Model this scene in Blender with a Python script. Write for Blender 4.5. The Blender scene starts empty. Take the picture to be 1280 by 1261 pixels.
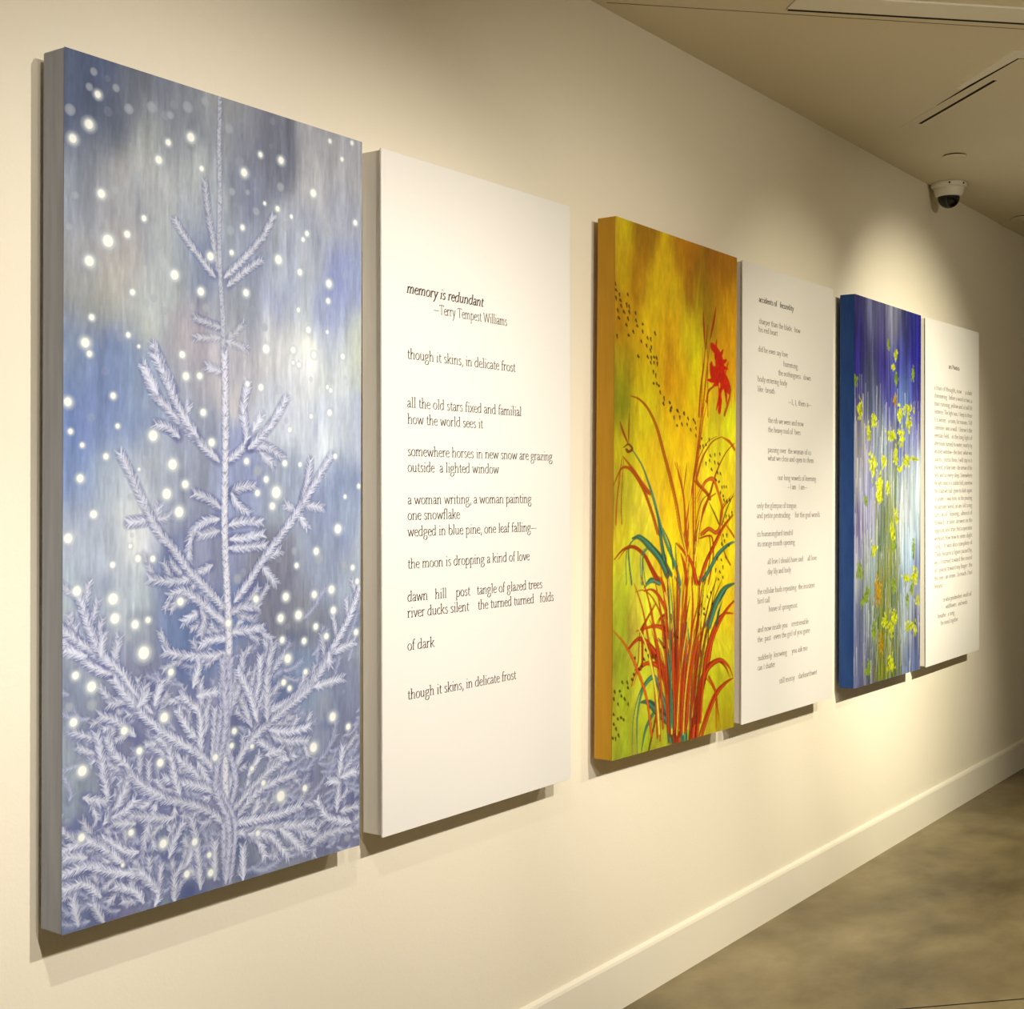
import bpy, bmesh, math, random
import numpy as np
from mathutils import Vector, Matrix
C = bpy.context.scene.collection
sc = bpy.context.scene
rng = np.random.default_rng(7)
random.seed(7)

# ---------------------------------------------------------------- camera
EYE = 1.5114                       # camera height above the floor
cam = bpy.data.objects.new('camera', bpy.data.cameras.new('camera'))
C.objects.link(cam)
yaw, pitch, roll = 0.95221, -0.009087, -0.001912
fw = Vector((math.sin(yaw), math.cos(yaw), 0)); rt = Vector((math.cos(yaw), -math.sin(yaw), 0)); up = Vector((0, 0, 1))
f2 = fw*math.cos(pitch)+up*math.sin(pitch); u2 = up*math.cos(pitch)-fw*math.sin(pitch)
r3 = rt*math.cos(roll)+u2*math.sin(roll); u3 = u2*math.cos(roll)-rt*math.sin(roll)
M = Matrix((r3, u3, -f2)).transposed().to_4x4(); M.translation = (0, 0, EYE)
cam.matrix_world = M
cam.data.sensor_fit = 'HORIZONTAL'; cam.data.sensor_width = 36
cam.data.lens = 1711.9*36/1280
cam.data.clip_start = .02
sc.camera = cam

# ---------------------------------------------------------------- exposure, ambient, spotlights
sc.view_settings.view_transform = 'Standard'; sc.view_settings.look = 'None'
sc.view_settings.exposure = 0.24; sc.view_settings.gamma = 1.0
sc.view_settings.use_curve_mapping = False
w = bpy.data.worlds.new('World'); sc.world = w; w.use_nodes = True
w.node_tree.nodes['Background'].inputs[0].default_value = (1.0, .82, .52, 1)
w.node_tree.nodes['Background'].inputs[1].default_value = 0.13

CEIL = 2.900
WALL = 2.068
def spot(name, loc, aim, watt, deg, col=(1, .89, .71), blend=1.0, rad=.025):
    l = bpy.data.lights.new(name, 'SPOT'); l.energy = watt; l.spot_size = math.radians(deg)
    l.spot_blend = blend; l.color = col; l.shadow_soft_size = rad
    o = bpy.data.objects.new(name, l); C.objects.link(o); o.location = loc
    o.rotation_euler = (Vector(aim)-Vector(loc)).to_track_quat('-Z', 'Y').to_euler()
    return o
LZ = CEIL-.12
W1, W2, W3 = (1, .93, .82), (1, .925, .76), (1, .925, .70)
# track heads over the gallery floor, 2.6 m from the wall: (x, y, aim x, aim z, cone, watt, colour)
for x, y, ax, az, deg, watt, col in [
    (.90, -.75, 1.80, .35, 90, 62, W1), (.90, -.75, 1.20, .8, 36, 75, W1), (1.75, -.62, 2.05, 1.3, 56, 245, W1), (1.75, -.62, 3.25, 1.3, 56, 120, W1),
    (.86, .62, 2.36, .8, 36, 14, W1), (.86, .62, 1.16, .8, 36, 45, W1), (.86, .62, 1.16, .8, 130, 36, W1),
    (3.10, -.60, 4.00, .8, 36, 187, W2), (3.10, -.60, 3.40, 1.3, 56, 45, W2), (3.10, -.60, 3.9, 1.3, 90, 70, W2),
    (4.40, -.50, 5.90, 1.8, 36, 430, W3), (4.40, -.50, 5.90, .8, 36, 360, W3), (4.40, -.50, 5.30, .8, 36, 220, W3),
    (4.40, -.50, 5.90, 1.3, 36, 190, W3), (4.40, -.50, 4.70, 1.8, 36, 108, W3), (4.40, -.50, 4.10, .8, 56, 85, W2), (4.40, -.50, 6.90, 1.2, 80, 60, W2)]:
    spot('track_spotlight', (x, y, LZ), (ax, WALL, az), watt, deg, col)
# unseen fill spots added to light the floor; its bounce lifts the ceiling
for x, y, ax, ay, watt in [(4.6, .1, 4.8, .8, 130), (2.6, -1.6, 2.8, -.9, 400), (5.4, -2.4, 5.4, -1.6, 400), (.0, -1.8, .2, -1.2, 280)]:
    spot('floor_fill_spot', (x, y, LZ), (ax, ay, 0), watt, 84, (1, .88, .62), 1.0, .05)

# ---------------------------------------------------------------- helpers
def obj(name, bm_or_me, mat=None, parent=None, loc=None):
    if isinstance(bm_or_me, bmesh.types.BMesh):
        me = bpy.data.meshes.new(name); bm_or_me.to_mesh(me); bm_or_me.free()
    else:
        me = bm_or_me
    o = bpy.data.objects.new(name, me); C.objects.link(o)
    if mat: me.materials.append(mat)
    if parent: o.parent = parent
    if loc: o.location = loc
    return o
def tag(o, label=None, cat=None, group=None, kind=None):
    if label: o['label'] = label
    if cat: o['category'] = cat
    if group: o['group'] = group
    if kind: o['kind'] = kind
    return o
def empty(name, loc, label, cat, rot=(0, 0, 0), group=None):
    o = bpy.data.objects.new(name, None); C.objects.link(o); o.location = loc; o.rotation_euler = rot
    o.empty_display_size = .1
    return tag(o, label, cat, group)
def box(bm, x0, x1, y0, y1, z0, z1, bevel=0, seg=2):
    r = bmesh.ops.create_cube(bm, size=1)
    vs = r['verts']
    for v in vs:
        v.co = Vector((x0+(v.co.x+.5)*(x1-x0), y0+(v.co.y+.5)*(y1-y0), z0+(v.co.z+.5)*(z1-z0)))
    if bevel:
        es = {e for v in vs for e in v.link_edges}
        bmesh.ops.bevel(bm, geom=list(es), offset=bevel, segments=seg, affect='EDGES', profile=.5)
    return bm
def lathe(bm, prof, n=40, smooth=True):
    rings = []
    for r, z in prof:
        if r < 1e-6: rings.append([bm.verts.new((0, 0, z))])
        else: rings.append([bm.verts.new((r*math.cos(2*math.pi*k/n), r*math.sin(2*math.pi*k/n), z)) for k in range(n)])
    for a, b in zip(rings, rings[1:]):
        for k in range(n):
            k2 = (k+1) % n
            if len(a) == 1 and len(b) == 1: continue
            if len(a) == 1: f = bm.faces.new((a[0], b[k], b[k2]))
            elif len(b) == 1: f = bm.faces.new((a[k], b[0], a[k2]))
            else: f = bm.faces.new((a[k], b[k], b[k2], a[k2]))
            f.smooth = smooth
    bmesh.ops.recalc_face_normals(bm, faces=bm.faces)
    return bm
def lin(c):
    c = np.asarray(c, float)/255.0
    return np.where(c <= .04045, c/12.92, ((c+.055)/1.055)**2.4)
def material(name, col, rough=.6, spec=.5, noise=None, bump=None, coat=0):
    """noise = (scale, stretch xyz, colour2, contrast)   bump = (scale, strength, distance)"""
    m = bpy.data.materials.new(name); m.use_nodes = True
    nt = m.node_tree; b = nt.nodes['Principled BSDF']
    b.inputs['Base Color'].default_value = (*col, 1); b.inputs['Roughness'].default_value = rough
    b.inputs['Specular IOR Level'].default_value = spec
    if coat: b.inputs['Coat Weight'].default_value = coat; b.inputs['Coat Roughness'].default_value = .12
    tc = nt.nodes.new('ShaderNodeTexCoord')
    if noise:
        mp = nt.nodes.new('ShaderNodeMapping'); mp.inputs['Scale'].default_value = noise[1]
        nz = nt.nodes.new('ShaderNodeTexNoise'); nz.inputs['Scale'].default_value = noise[0]; nz.inputs['Detail'].default_value = 6
        cr = nt.nodes.new('ShaderNodeValToRGB')
        cr.color_ramp.elements[0].position = .5-noise[3]; cr.color_ramp.elements[1].position = .5+noise[3]
        cr.color_ramp.elements[0].color = (*col, 1); cr.color_ramp.elements[1].color = (*noise[2], 1)
        nt.links.new(tc.outputs['Object'], mp.inputs[0]); nt.links.new(mp.outputs[0], nz.inputs['Vector'])
        nt.links.new(nz.outputs['Fac'], cr.inputs[0]); nt.links.new(cr.outputs[0], b.inputs['Base Color'])
    if bump:
        nb = nt.nodes.new('ShaderNodeTexNoise'); nb.inputs['Scale'].default_value = bump[0]; nb.inputs['Detail'].default_value = 3
        bp = nt.nodes.new('ShaderNodeBump'); bp.inputs['Strength'].default_value = bump[1]; bp.inputs['Distance'].default_value = bump[2]
        nt.links.new(tc.outputs['Object'], nb.inputs['Vector']); nt.links.new(nb.outputs['Fac'], bp.inputs['Height'])
        nt.links.new(bp.outputs[0], b.inputs['Normal'])
    return m

# ---------------------------------------------------------------- the room
WY = 2.068                          # wall plane; x runs along the wall, the room is on the -y side
m_wall = material('wall_paint', (.81, .75, .625), .75, .25, (1.2, (1, 1, 1), (.83, .775, .65), .25), (170, .22, .002))
m_ceil = material('ceiling_paint', (.78, .72, .58), .85, .2, (1.5, (1, 1, 1), (.81, .75, .61), .3), (140, .2, .002))
m_trim = material('trim_paint', (.80, .755, .65), .55, .3, (3, (1, 1, 1), (.82, .775, .67), .3), (90, .05, .001))
m_dark = material('dark_gap', (.012, .010, .007), .8, .1, (40, (1, 1, 1), (.02, .016, .01), .2))
X0, X1, Y0 = -3.0, 15.0, -6.0
tag(obj('wall_left', box(bmesh.new(), X0, X1, WY, WY+.15, -.02, CEIL+.02), m_wall), kind='structure')
tag(obj('wall_far', box(bmesh.new(), X1, X1+.15, Y0, WY+.15, -.02, CEIL+.02), m_wall), kind='structure')
tag(obj('ceiling', box(bmesh.new(), X0, X1+.15, Y0, WY+.15, CEIL, CEIL+.12), m_ceil), kind='structure')
ceiling = bpy.data.objects['ceiling']

# polished concrete floor
mf = bpy.data.materials.new('polished_concrete'); mf.use_nodes = True
nt = mf.node_tree; b = nt.nodes['Principled BSDF']
tc = nt.nodes.new('ShaderNodeTexCoord')
def nnoise(scale, detail, rough, dist=0.0, stretch=None):
    n = nt.nodes.new('ShaderNodeTexNoise'); n.inputs['Scale'].default_value = scale; n.inputs['Detail'].default_value = detail
    n.inputs['Roughness'].default_value = rough; n.inputs['Distortion'].default_value = dist
    if stretch:
        mp = nt.nodes.new('ShaderNodeMapping'); mp.inputs['Scale'].default_value = stretch; mp.inputs['Rotation'].default_value = (0, 0, .5)
        nt.links.new(tc.outputs['Object'], mp.inputs[0]); nt.links.new(mp.outputs[0], n.inputs['Vector'])
    else: nt.links.new(tc.outputs['Object'], n.inputs['Vector'])
    return n
n1 = nnoise(1.3, 7, .6, .15, (1, 1.7, 1)); n2 = nnoise(7, 5, .6, .2); n3 = nnoise(120, 2, .5)
cr = nt.nodes.new('ShaderNodeValToRGB')
cr.color_ramp.elements[0].position = .36; cr.color_ramp.elements[0].color = (.120, .092, .042, 1)
cr.color_ramp.elements[1].position = .66; cr.color_ramp.elements[1].color = (.29, .235, .13, 1)
e = cr.color_ramp.elements.new(.5); e.color = (.20, .158, .080, 1)
nt.links.new(n1.outputs['Fac'], cr.inputs[0])
mx = nt.nodes.new('ShaderNodeMix'); mx.data_type = 'RGBA'; mx.blend_type = 'OVERLAY'; mx.inputs['Factor'].default_value = .35
nt.links.new(cr.outputs[0], mx.inputs['A']); nt.links.new(n2.outputs['Color'], mx.inputs['B'])
hs = nt.nodes.new('ShaderNodeRGBToBW'); nt.links.new(n2.outputs['Color'], hs.inputs[0]); nt.links.new(hs.outputs[0], mx.inputs['B'])
nt.links.new(mx.outputs['Result'], b.inputs['Base Color'])
mr = nt.nodes.new('ShaderNodeMapRange'); mr.inputs['To Min'].default_value = .32; mr.inputs['To Max'].default_value = .55
nt.links.new(n2.outputs['Fac'], mr.inputs['Value']); nt.links.new(mr.outputs[0], b.inputs['Roughness'])
bp = nt.nodes.new('ShaderNodeBump'); bp.inputs['Strength'].default_value = .08; bp.inputs['Distance'].default_value = .002
nt.links.new(n3.outputs['Fac'], bp.inputs['Height']); nt.links.new(bp.outputs[0], b.inputs['Normal'])
floor = tag(obj('floor', box(bmesh.new(), X0, X1+.15, Y0, WY+.15, -.12, 0), mf), kind='structure')
# saw-cut joint running diagonally over the concrete
bm = bmesh.new(); box(bm, -1.9, 1.6, -.0025, .0025, -.004, .0008)
j = obj('floor_joint', bm, m_dark, floor, (3.93, 1.365, 0)); j.rotation_euler = (0, 0, math.radians(-43))
j.location = (3.93+.0, 1.362, 0)

# baseboard with an eased top
bm = bmesh.new()
prof = [(0, 0), (-.014, 0), (-.014, .138), (-.011, .146), (-.005, .151), (0, .152)]
a = [bm.verts.new((X0, WY+y, z)) for y, z in prof]; c = [bm.verts.new((X1, WY+y, z)) for y, z in prof]
for i in range(len(prof)-1): bm.faces.new((a[i], a[i+1], c[i+1], c[i]))
bm.faces.new(a); bm.faces.new(c[::-1]); bmesh.ops.recalc_face_normals(bm, faces=bm.faces)
tag(obj('baseboard_left', bm, m_trim), kind='structure')

P1_TRUNK=[[464,1000,462,936,465,878,463,828,468,770,476,720,484,626],[483,677,487,568,485,459,493,387,501,314,500,220],[493,289,492,203,491,131,498,76,499,4]]
P1_BRANCH=[[415,888,429,846,449,805,463,777],[319,832,356,812,402,792,449,772],[652,866,616,836,546,801,482,773],[608,804,556,787,492,763],[384,717,431,712,473,709],[384,692,469,696],[547,717,488,692],[557,686,488,693],[422,658,474,653],[225,651,268,619],[255,677,286,651,321,624],[229,645,260,618,322,594,394,566,465,540],[257,666,303,630,339,600,394,570],[264,582,304,578,335,568],[367,608,349,586],[562,640,547,606,558,566,499,541],[702,627,649,592,588,566,568,558],[613,602,583,581],[692,547,629,561,568,560],[655,537,608,554],[159,545,193,518,235,481,270,454,323,429,368,404,433,377,491,351],[181,464,227,466,270,469],[309,471,270,467],[274,484,261,460],[386,499,432,492,471,481],[588,509,538,507,504,499],[569,474,529,485,509,499],[879,554,823,520,757,481,682,443,620,414,569,385,520,361],[795,545,784,516,762,489],[846,481,768,485],[784,454,740,477],[703,485,740,477],[667,381,615,405],[682,424,630,414],[368,418,373,446,414,463,466,467],[396,446,466,452],[614,462,549,463,500,459],[619,447,549,442,505,441],[630,432,549,430,500,430],[245,396,323,391,378,396,443,409],[306,374,350,379,406,364,472,340,501,332],[351,341,406,353],[406,323,420,342,406,357],[605,351,550,353,501,347],[620,324,560,323,501,321],[293,307,360,299,434,295,501,296],[406,289,383,259],[37,387,57,364,81,334,113,309,170,284,212,254,255,235],[-1,345,42,329,81,317,129,299],[3,321,65,312],[157,329,141,302],[112,336,105,310],[999,367,951,324,881,283,803,244,716,222,632,212],[975,291,881,279],[928,242,814,236],[876,262,870,280],[657,302,642,264,642,219],[611,287,606,251,581,222],[406,265,407,226],[343,250,397,233],[473,250,397,247],[280,271,263,245],[237,270,220,251],[406,311,453,316,496,314],[550,294,541,258,511,226],[3,334,34,319,89,297,137,288],[49,332,97,307],[141,282,187,256,238,230,307,204,380,182,445,156,488,124],[94,221,106,195,118,161,122,141,59,150],[122,214,146,192,188,172,163,138,115,115],[343,251,398,230,407,208,407,173],[334,234,370,207,416,190],[285,271,263,242,255,225],[881,280,803,237,716,215,642,197,571,176,522,146,498,116],[797,183,716,181,642,189],[792,164,705,170,653,181],[657,297,636,261,637,201],[738,149,653,136,582,116,513,93],[743,123,674,119,602,110,532,84],[760,78,674,74,582,75,503,79],[815,50,706,56,612,61,523,63],[929,146,917,108,906,57],[871,103,917,96],[988,108,923,103],[826,80,872,52,965,36],[995,57,918,56],[454,227,454,191,445,163],[425,232,421,197],[299,126,362,117,436,100,484,81],[172,120,247,110,317,103,326,116],[2,94,52,99,115,96,180,76,214,72],[2,68,68,71,131,58,214,45,257,27],[2,49,60,52,107,31],[29,40,45,6],[84,27,116,0],[214,52,274,18,266,2],[222,65,247,103,273,128],[363,43,327,30,327,-2],[399,68,363,40],[380,98,399,53,409,6],[455,62,456,12],[552,45,553,1],[782,14,685,54],[717,13,654,46,572,58],[308,187,326,151,344,122],[129,253,179,253,221,234],[246,260,212,245],[171,180,213,153,291,126],[105,241,154,231,204,211],[511,252,551,228,581,197],[531,273,570,242,601,203],[612,158,571,135],[695,159,632,156],[139,113,205,107],[148,39,206,26,231,10],[2,88,67,81],[612,98,572,73],[290,154,362,141,436,128,483,110],[188,166,247,144,308,125],[272,207,325,179,398,149,474,118],[826,29,760,47,696,61],[965,28,872,29,804,20],[633,22,602,47,542,64],[353,93,326,75,309,56],[67,100,107,90,172,63],[571,187,653,162,716,143],[205,134,172,123,139,120],[474,110,436,135,398,167]]
P1_DOTS=[(80,982,6.3,0),(92,957,7.2,1),(68,920,9.9,1),(24,899,8.9,1),(299,924,6.7,1),(370,938,9.7,1),(270,900,8.5,1),(405,903,5.9,1),(206,873,8.4,0),(142,852,8.2,0),(103,844,9.1,1),(31,836,6.2,0),(548,912,9.1,1),(605,941,6.1,1),(680,941,8.3,1),(803,909,9.6,1),(973,883,6.7,1),(917,967,5.5,1),(868,987,5.4,1),(958,994,5.5,1),(177,803,7.4,1),(122,791,12.8,1),(226,826,6.1,1),(70,764,10.8,1),(320,765,10.5,1),(404,750,8.8,1),(193,736,6.5,1),(271,799,8.5,0),(256,733,6.6,0),(77,700,6.3,1),(60,670,9.9,1),(71,658,6.3,1),(181,685,5.5,1),(212,673,3.7,1),(435,796,8.9,1),(506,806,6.0,1),(543,841,6.1,1),(591,866,7.1,0),(621,879,4.1,1),(668,876,6.2,1),(719,870,4.7,1),(700,856,9.4,0),(732,858,6.3,0),(779,852,6.4,1),(764,843,5.3,1),(672,809,10.4,1),(752,798,7.4,1),(556,758,8.1,1),(866,790,9.2,1),(863,766,6.5,1),(747,747,5.3,1),(786,722,7.5,1),(860,723,4.3,1),(622,717,7.2,0),(628,689,10.3,1),(728,692,7.4,1),(750,673,5.8,1),(728,675,4.7,1),(808,689,7.5,1),(923,692,6.6,1),(345,669,7.7,1),(357,643,8.7,1),(401,645,7.3,1),(562,641,6.1,1),(610,638,7.7,1),(862,647,4.9,1),(875,643,5.4,1),(180,951,8.3,0),(248,961,9.4,0),(143,971,6.4,0),(359,974,9.7,0),(414,988,7.8,0),(495,963,9.0,0),(337,876,7.7,0),(506,884,7.0,0),(560,888,5.1,0),(501,834,9.0,0),(421,731,7.8,0),(375,730,6.8,0),(289,720,6.6,0),(14,799,6.2,0),(16,931,8.9,0),(305,958,6.7,0),(68,963,6.3,0),(678,906,8.3,0),(860,858,7.6,0),(392,854,6.8,0),(13,601,8.8,1),(138,612,6.4,1),(151,577,5.0,1),(20,568,5.3,1),(52,553,4.9,1),(118,541,6.4,1),(47,515,8.0,1),(214,527,3.3,1),(256,568,11.3,1),(316,534,11.4,1),(356,510,8.7,1),(298,498,11.4,1),(337,476,11.5,1),(84,474,8.1,1),(15,447,9.7,1),(138,415,6.4,1),(189,436,4.6,1),(212,421,7.4,1),(256,420,6.6,1),(413,600,7.8,1),(441,563,8.9,1),(560,541,7.1,1),(630,518,7.2,1),(667,501,13.5,1),(599,500,7.1,1),(653,483,8.3,1),(698,540,7.3,1),(756,539,5.3,1),(716,585,5.8,1),(871,612,7.6,1),(798,605,5.3,1),(894,552,6.0,1),(935,496,4.9,1),(906,451,10.9,1),(992,511,5.6,1),(820,421,8.6,1),(744,403,6.3,1),(829,411,10.7,0),(735,423,7.4,0),(933,401,8.8,0),(968,396,6.6,1),(987,376,6.6,1),(881,367,9.8,1),(813,362,8.5,1),(704,362,9.4,1),(752,336,10.5,1),(889,338,8.7,1),(819,318,7.5,1),(685,334,9.3,1),(774,300,7.4,1),(691,305,7.3,1),(712,279,10.4,1),(861,303,7.5,1),(983,304,7.7,1),(780,258,6.4,1),(719,239,6.3,1),(697,248,7.3,1),(595,362,8.1,1),(140,375,11.9,1),(145,352,11.0,1),(39,387,9.8,1),(204,343,9.3,1),(242,347,6.5,1),(230,308,14.0,1),(313,281,7.6,1),(342,366,8.6,1),(499,334,8.0,1),(36,291,8.0,1),(80,276,10.8,1),(19,256,7.9,0),(81,255,9.0,0),(184,330,7.4,0),(530,390,9.0,0),(598,529,10.2,0),(239,534,9.4,0),(293,227,10.4,1),(31,238,8.9,1),(173,219,8.3,1),(218,192,7.4,1),(281,173,8.5,1),(55,181,10.7,1),(521,195,7.0,1),(457,166,7.4,1),(512,177,6.0,1),(583,171,5.1,1),(583,142,5.1,1),(624,120,6.1,1),(888,190,10.8,1),(952,172,7.7,1),(812,153,11.7,1),(880,133,7.6,0),(779,100,7.4,1),(688,97,12.4,1),(949,85,6.6,0),(194,97,6.9,1),(54,105,8.0,1),(15,125,7.9,0),(291,74,9.4,1),(390,66,7.7,1),(438,45,5.9,1),(443,22,7.8,1),(365,29,7.7,1),(605,56,6.1,1),(950,17,8.8,0),(170,61,4.1,1),(635,9,6.1,0)]
P1_BG=[(16,982,70,85,125),(104,998,82,96,132),(38,948,75,88,125),(197,977,104,110,134),(105,928,80,90,120),(318,972,122,128,148),(269,928,140,146,162),(61,877,112,120,146),(529,977,142,146,164),(614,966,120,122,146),(672,951,92,98,126),(825,967,168,168,182),(955,958,165,165,180),(18,828,150,158,178),(128,856,160,160,172),(270,870,165,168,182),(396,862,160,166,182),(586,890,118,124,152),(825,923,176,176,190),(922,887,155,160,186),(40,766,160,160,172),(152,765,172,168,172),(295,785,162,168,182),(396,812,128,140,176),(531,792,138,146,176),(644,832,150,156,180),(794,843,156,162,190),(939,799,140,150,196),(63,722,150,152,152),(223,722,160,166,180),(531,730,150,156,176),(704,751,162,170,200),(891,740,140,150,196),(973,710,190,196,190),(41,666,110,128,172),(131,642,112,132,184),(21,583,98,120,178),(109,585,124,142,196),(224,608,130,146,190),(177,634,120,136,178),(322,630,140,148,180),(372,672,165,160,178),(532,669,178,176,194),(674,696,196,196,206),(765,657,205,208,222),(891,684,190,196,212),(675,600,190,196,218),(828,583,192,200,224),(957,585,170,178,206),(43,520,112,134,186),(132,512,172,184,210),(202,474,196,200,216),(65,465,168,176,200),(110,419,178,186,206),(273,522,150,158,186),(373,553,140,148,182),(533,515,140,150,194),(705,516,140,150,182),(925,517,130,144,186),(893,451,140,152,190),(959,383,150,160,190),(44,384,150,162,188),(179,361,168,178,200),(324,376,110,124,170),(350,327,90,110,164),(453,333,94,114,170),(426,414,130,136,176),(677,389,120,122,148),(829,407,150,160,190),(767,343,128,132,152),(959,304,128,136,164),(203,304,130,136,170),(67,328,140,148,176),(251,263,110,116,156),(535,248,122,128,166),(768,236,126,144,180),(960,225,120,128,166),(24,240,128,138,166),(68,182,140,152,172),(112,197,120,122,160),(276,204,120,124,166),(428,194,126,130,170),(592,173,122,130,166),(831,188,134,142,170),(960,146,124,126,156),(895,96,112,118,156),(25,140,128,140,168),(136,112,96,100,150),(277,127,114,118,162),(429,114,120,124,162),(592,110,140,148,176),(800,71,134,136,162),(928,60,116,116,156),(69,91,120,126,160),(205,96,110,116,160),(302,67,110,128,160),(327,36,86,102,146),(456,52,118,122,156),(621,45,130,138,168),(832,14,124,128,160),(70,18,96,108,150),(160,16,110,108,150),(278,12,130,138,166),(537,33,110,118,150)]
P2_STROKES=[('o',5.7,[125,674,190,669,258,652,326,617,384,567,432,525,480,477,517,427,566,383]),('t',6.9,[125,576,202,547,258,512,304,476,350,433,409,390,481,347,517,314]),('d',7.5,[39,626,66,605,103,584]),('d',4.6,[111,645,107,612,106,584]),('d',3.4,[66,576,103,583,131,575,104,569,87,573]),('o',5.9,[66,560,136,538,202,514,270,492]),('o',3.7,[61,559,45,529,24,474,19,434]),('o',5.0,[3,506,50,534,93,540,147,530,225,498,293,453,339,414]),('t',12.0,[148,407,192,409,270,391,351,365,409,333]),('t',3.8,[153,407,115,392,115,365,137,321]),('o',5.9,[9,369,72,387,148,391,225,375,282,349,339,323]),('t',3.4,[270,389,225,378,214,350,217,319]),('t',6.0,[242,320,282,327,339,320]),('t',6.9,[315,464,339,433,362,391,385,362]),('t',5.3,[373,425,433,390,457,347]),('t',3.5,[474,396,481,361,505,314]),('o',5.3,[480,555,504,529,541,483,553,430,566,389]),('d',4.0,[565,556,553,530,535,494]),('d',3.6,[504,549,528,506]),('o',5.4,[690,687,671,626,640,560,621,519,621,448,628,374,616,312]),('o',4.5,[742,688,703,648,678,612,634,537,578,460,541,404]),('o',5.4,[867,615,781,602,703,571,659,537,653,519,742,496,769,484]),('o',5.6,[867,615,942,606,990,591]),('o',4.6,[984,604,901,580,821,539,769,496,704,454,666,418,641,374]),('o',6.5,[653,478,704,508,742,523,795,525,834,503,875,467,861,439]),('o',5.5,[821,497,743,481,691,448,653,389]),('o',7.4,[984,452,888,424,808,388,730,352,679,311]),('o',6.5,[691,412,756,423,822,415,861,430,888,467,984,492]),('o',4.6,[679,403,769,409,795,394,795,357,756,310]),('o',4.2,[888,439,957,417,991,405]),('o',3.7,[862,418,902,372,957,346]),('t',6.5,[984,396,916,387,835,369,756,337,705,317]),('o',7.2,[480,396,553,375,616,351,654,312]),('o',8.9,[517,375,554,346,566,313]),('o',4.5,[603,477,578,419,566,360]),('y',4.4,[504,477,529,419,578,360]),('y',4.5,[602,519,590,460,597,389]),('y',4.1,[704,478,666,418,641,359]),('b',3.7,[756,478,808,454,848,433]),('b',3.3,[984,498,915,461,875,430]),('b',4.4,[364,120,325,61,273,1]),('t',6.8,[444,6,417,56,337,128,286,139,222,117,185,69,185,0]),('t',10.7,[471,4,444,38,338,70,260,93,210,96]),('t',5.8,[305,69,248,43,216,1]),('o',10.6,[498,2,471,69,377,151,285,197,196,217,116,200]),('o',6.8,[512,5,484,75,417,137,337,160,247,168,172,154,141,130]),('o',6.9,[540,3,525,83,470,167,416,218,337,236,247,236,171,232]),('o',5.9,[553,32,525,132,443,201,416,250,350,290,285,308,227,306]),('o',5.9,[498,68,443,136,403,209,416,253,363,252,337,236]),('o',4.3,[324,281,247,248,221,227,222,177,209,159]),('o',8.9,[470,148,457,200,416,266,376,312,336,332]),('d',4.9,[478,36,457,135,390,193,337,214]),('d',3.9,[285,235,324,198,390,151]),('o',7.0,[539,131,525,231,538,329]),('o',8.2,[609,-1,637,94,666,193,679,327]),('o',6.1,[595,162,622,261,608,328]),('o',10.4,[638,0,680,71,753,142,797,195,903,244,996,269]),('o',8.3,[666,5,695,71,724,117,782,141,872,148,949,131,988,108]),('o',6.3,[695,30,738,157,827,222,903,244,980,242]),('o',7.3,[710,2,768,43,842,80,919,97,988,105]),('o',4.7,[768,118,827,84,835,39,835,5]),('o',13.0,[519,1,512,51,498,101]),('o',13.2,[631,1,645,43,666,92]),('o',6.1,[581,30,609,128,637,227]),('y',4.5,[539,49,498,150,443,233,389,299]),('y',4.6,[623,44,680,159,723,242,752,319]),('y',4.0,[567,97,553,197,566,296]),('y',3.9,[498,101,416,169,376,219]),('b',3.6,[695,158,694,243,723,320]),('b',3.6,[753,190,782,257,826,325]),('b',3.6,[666,92,753,214,842,273]),('t',13.1,[558,2,553,98,555,197,569,236]),('y',3.5,[539,66,539,164,552,213]),('t',6.1,[609,29,602,162,580,229]),('t',11.5,[996,306,902,296,827,266,767,223]),('y',4.2,[980,298,902,282,827,246]),('t',5.8,[227,312,285,325,350,318]),('t',6.0,[469,330,511,303,511,264]),('T',22.2,[557,184,557,167]),('r',7.2,[696,871,702,837,714,794]),('r',8.3,[809,884,787,849,757,813]),('d',6.2,[735,842,721,794]),('o',5.1,[714,794,703,759,678,708,663,652]),('o',4.6,[757,806,736,761,714,709,692,653]),('R',22.1,[775,800,825,789,862,770,870,750]),('R',24.0,[772,759,787,739,840,731]),('R',21.2,[840,755,901,737,932,717]),('R',12.6,[847,728,858,697,845,668]),('R',6.4,[924,773,901,751,893,737]),('R',6.3,[817,799,840,790]),('o',6.4,[944,725,939,700,893,662]),('o',4.7,[825,724,750,707,729,683]),('y',8.4,[783,768,802,764]),('y',4.2,[787,729,773,718])]
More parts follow.
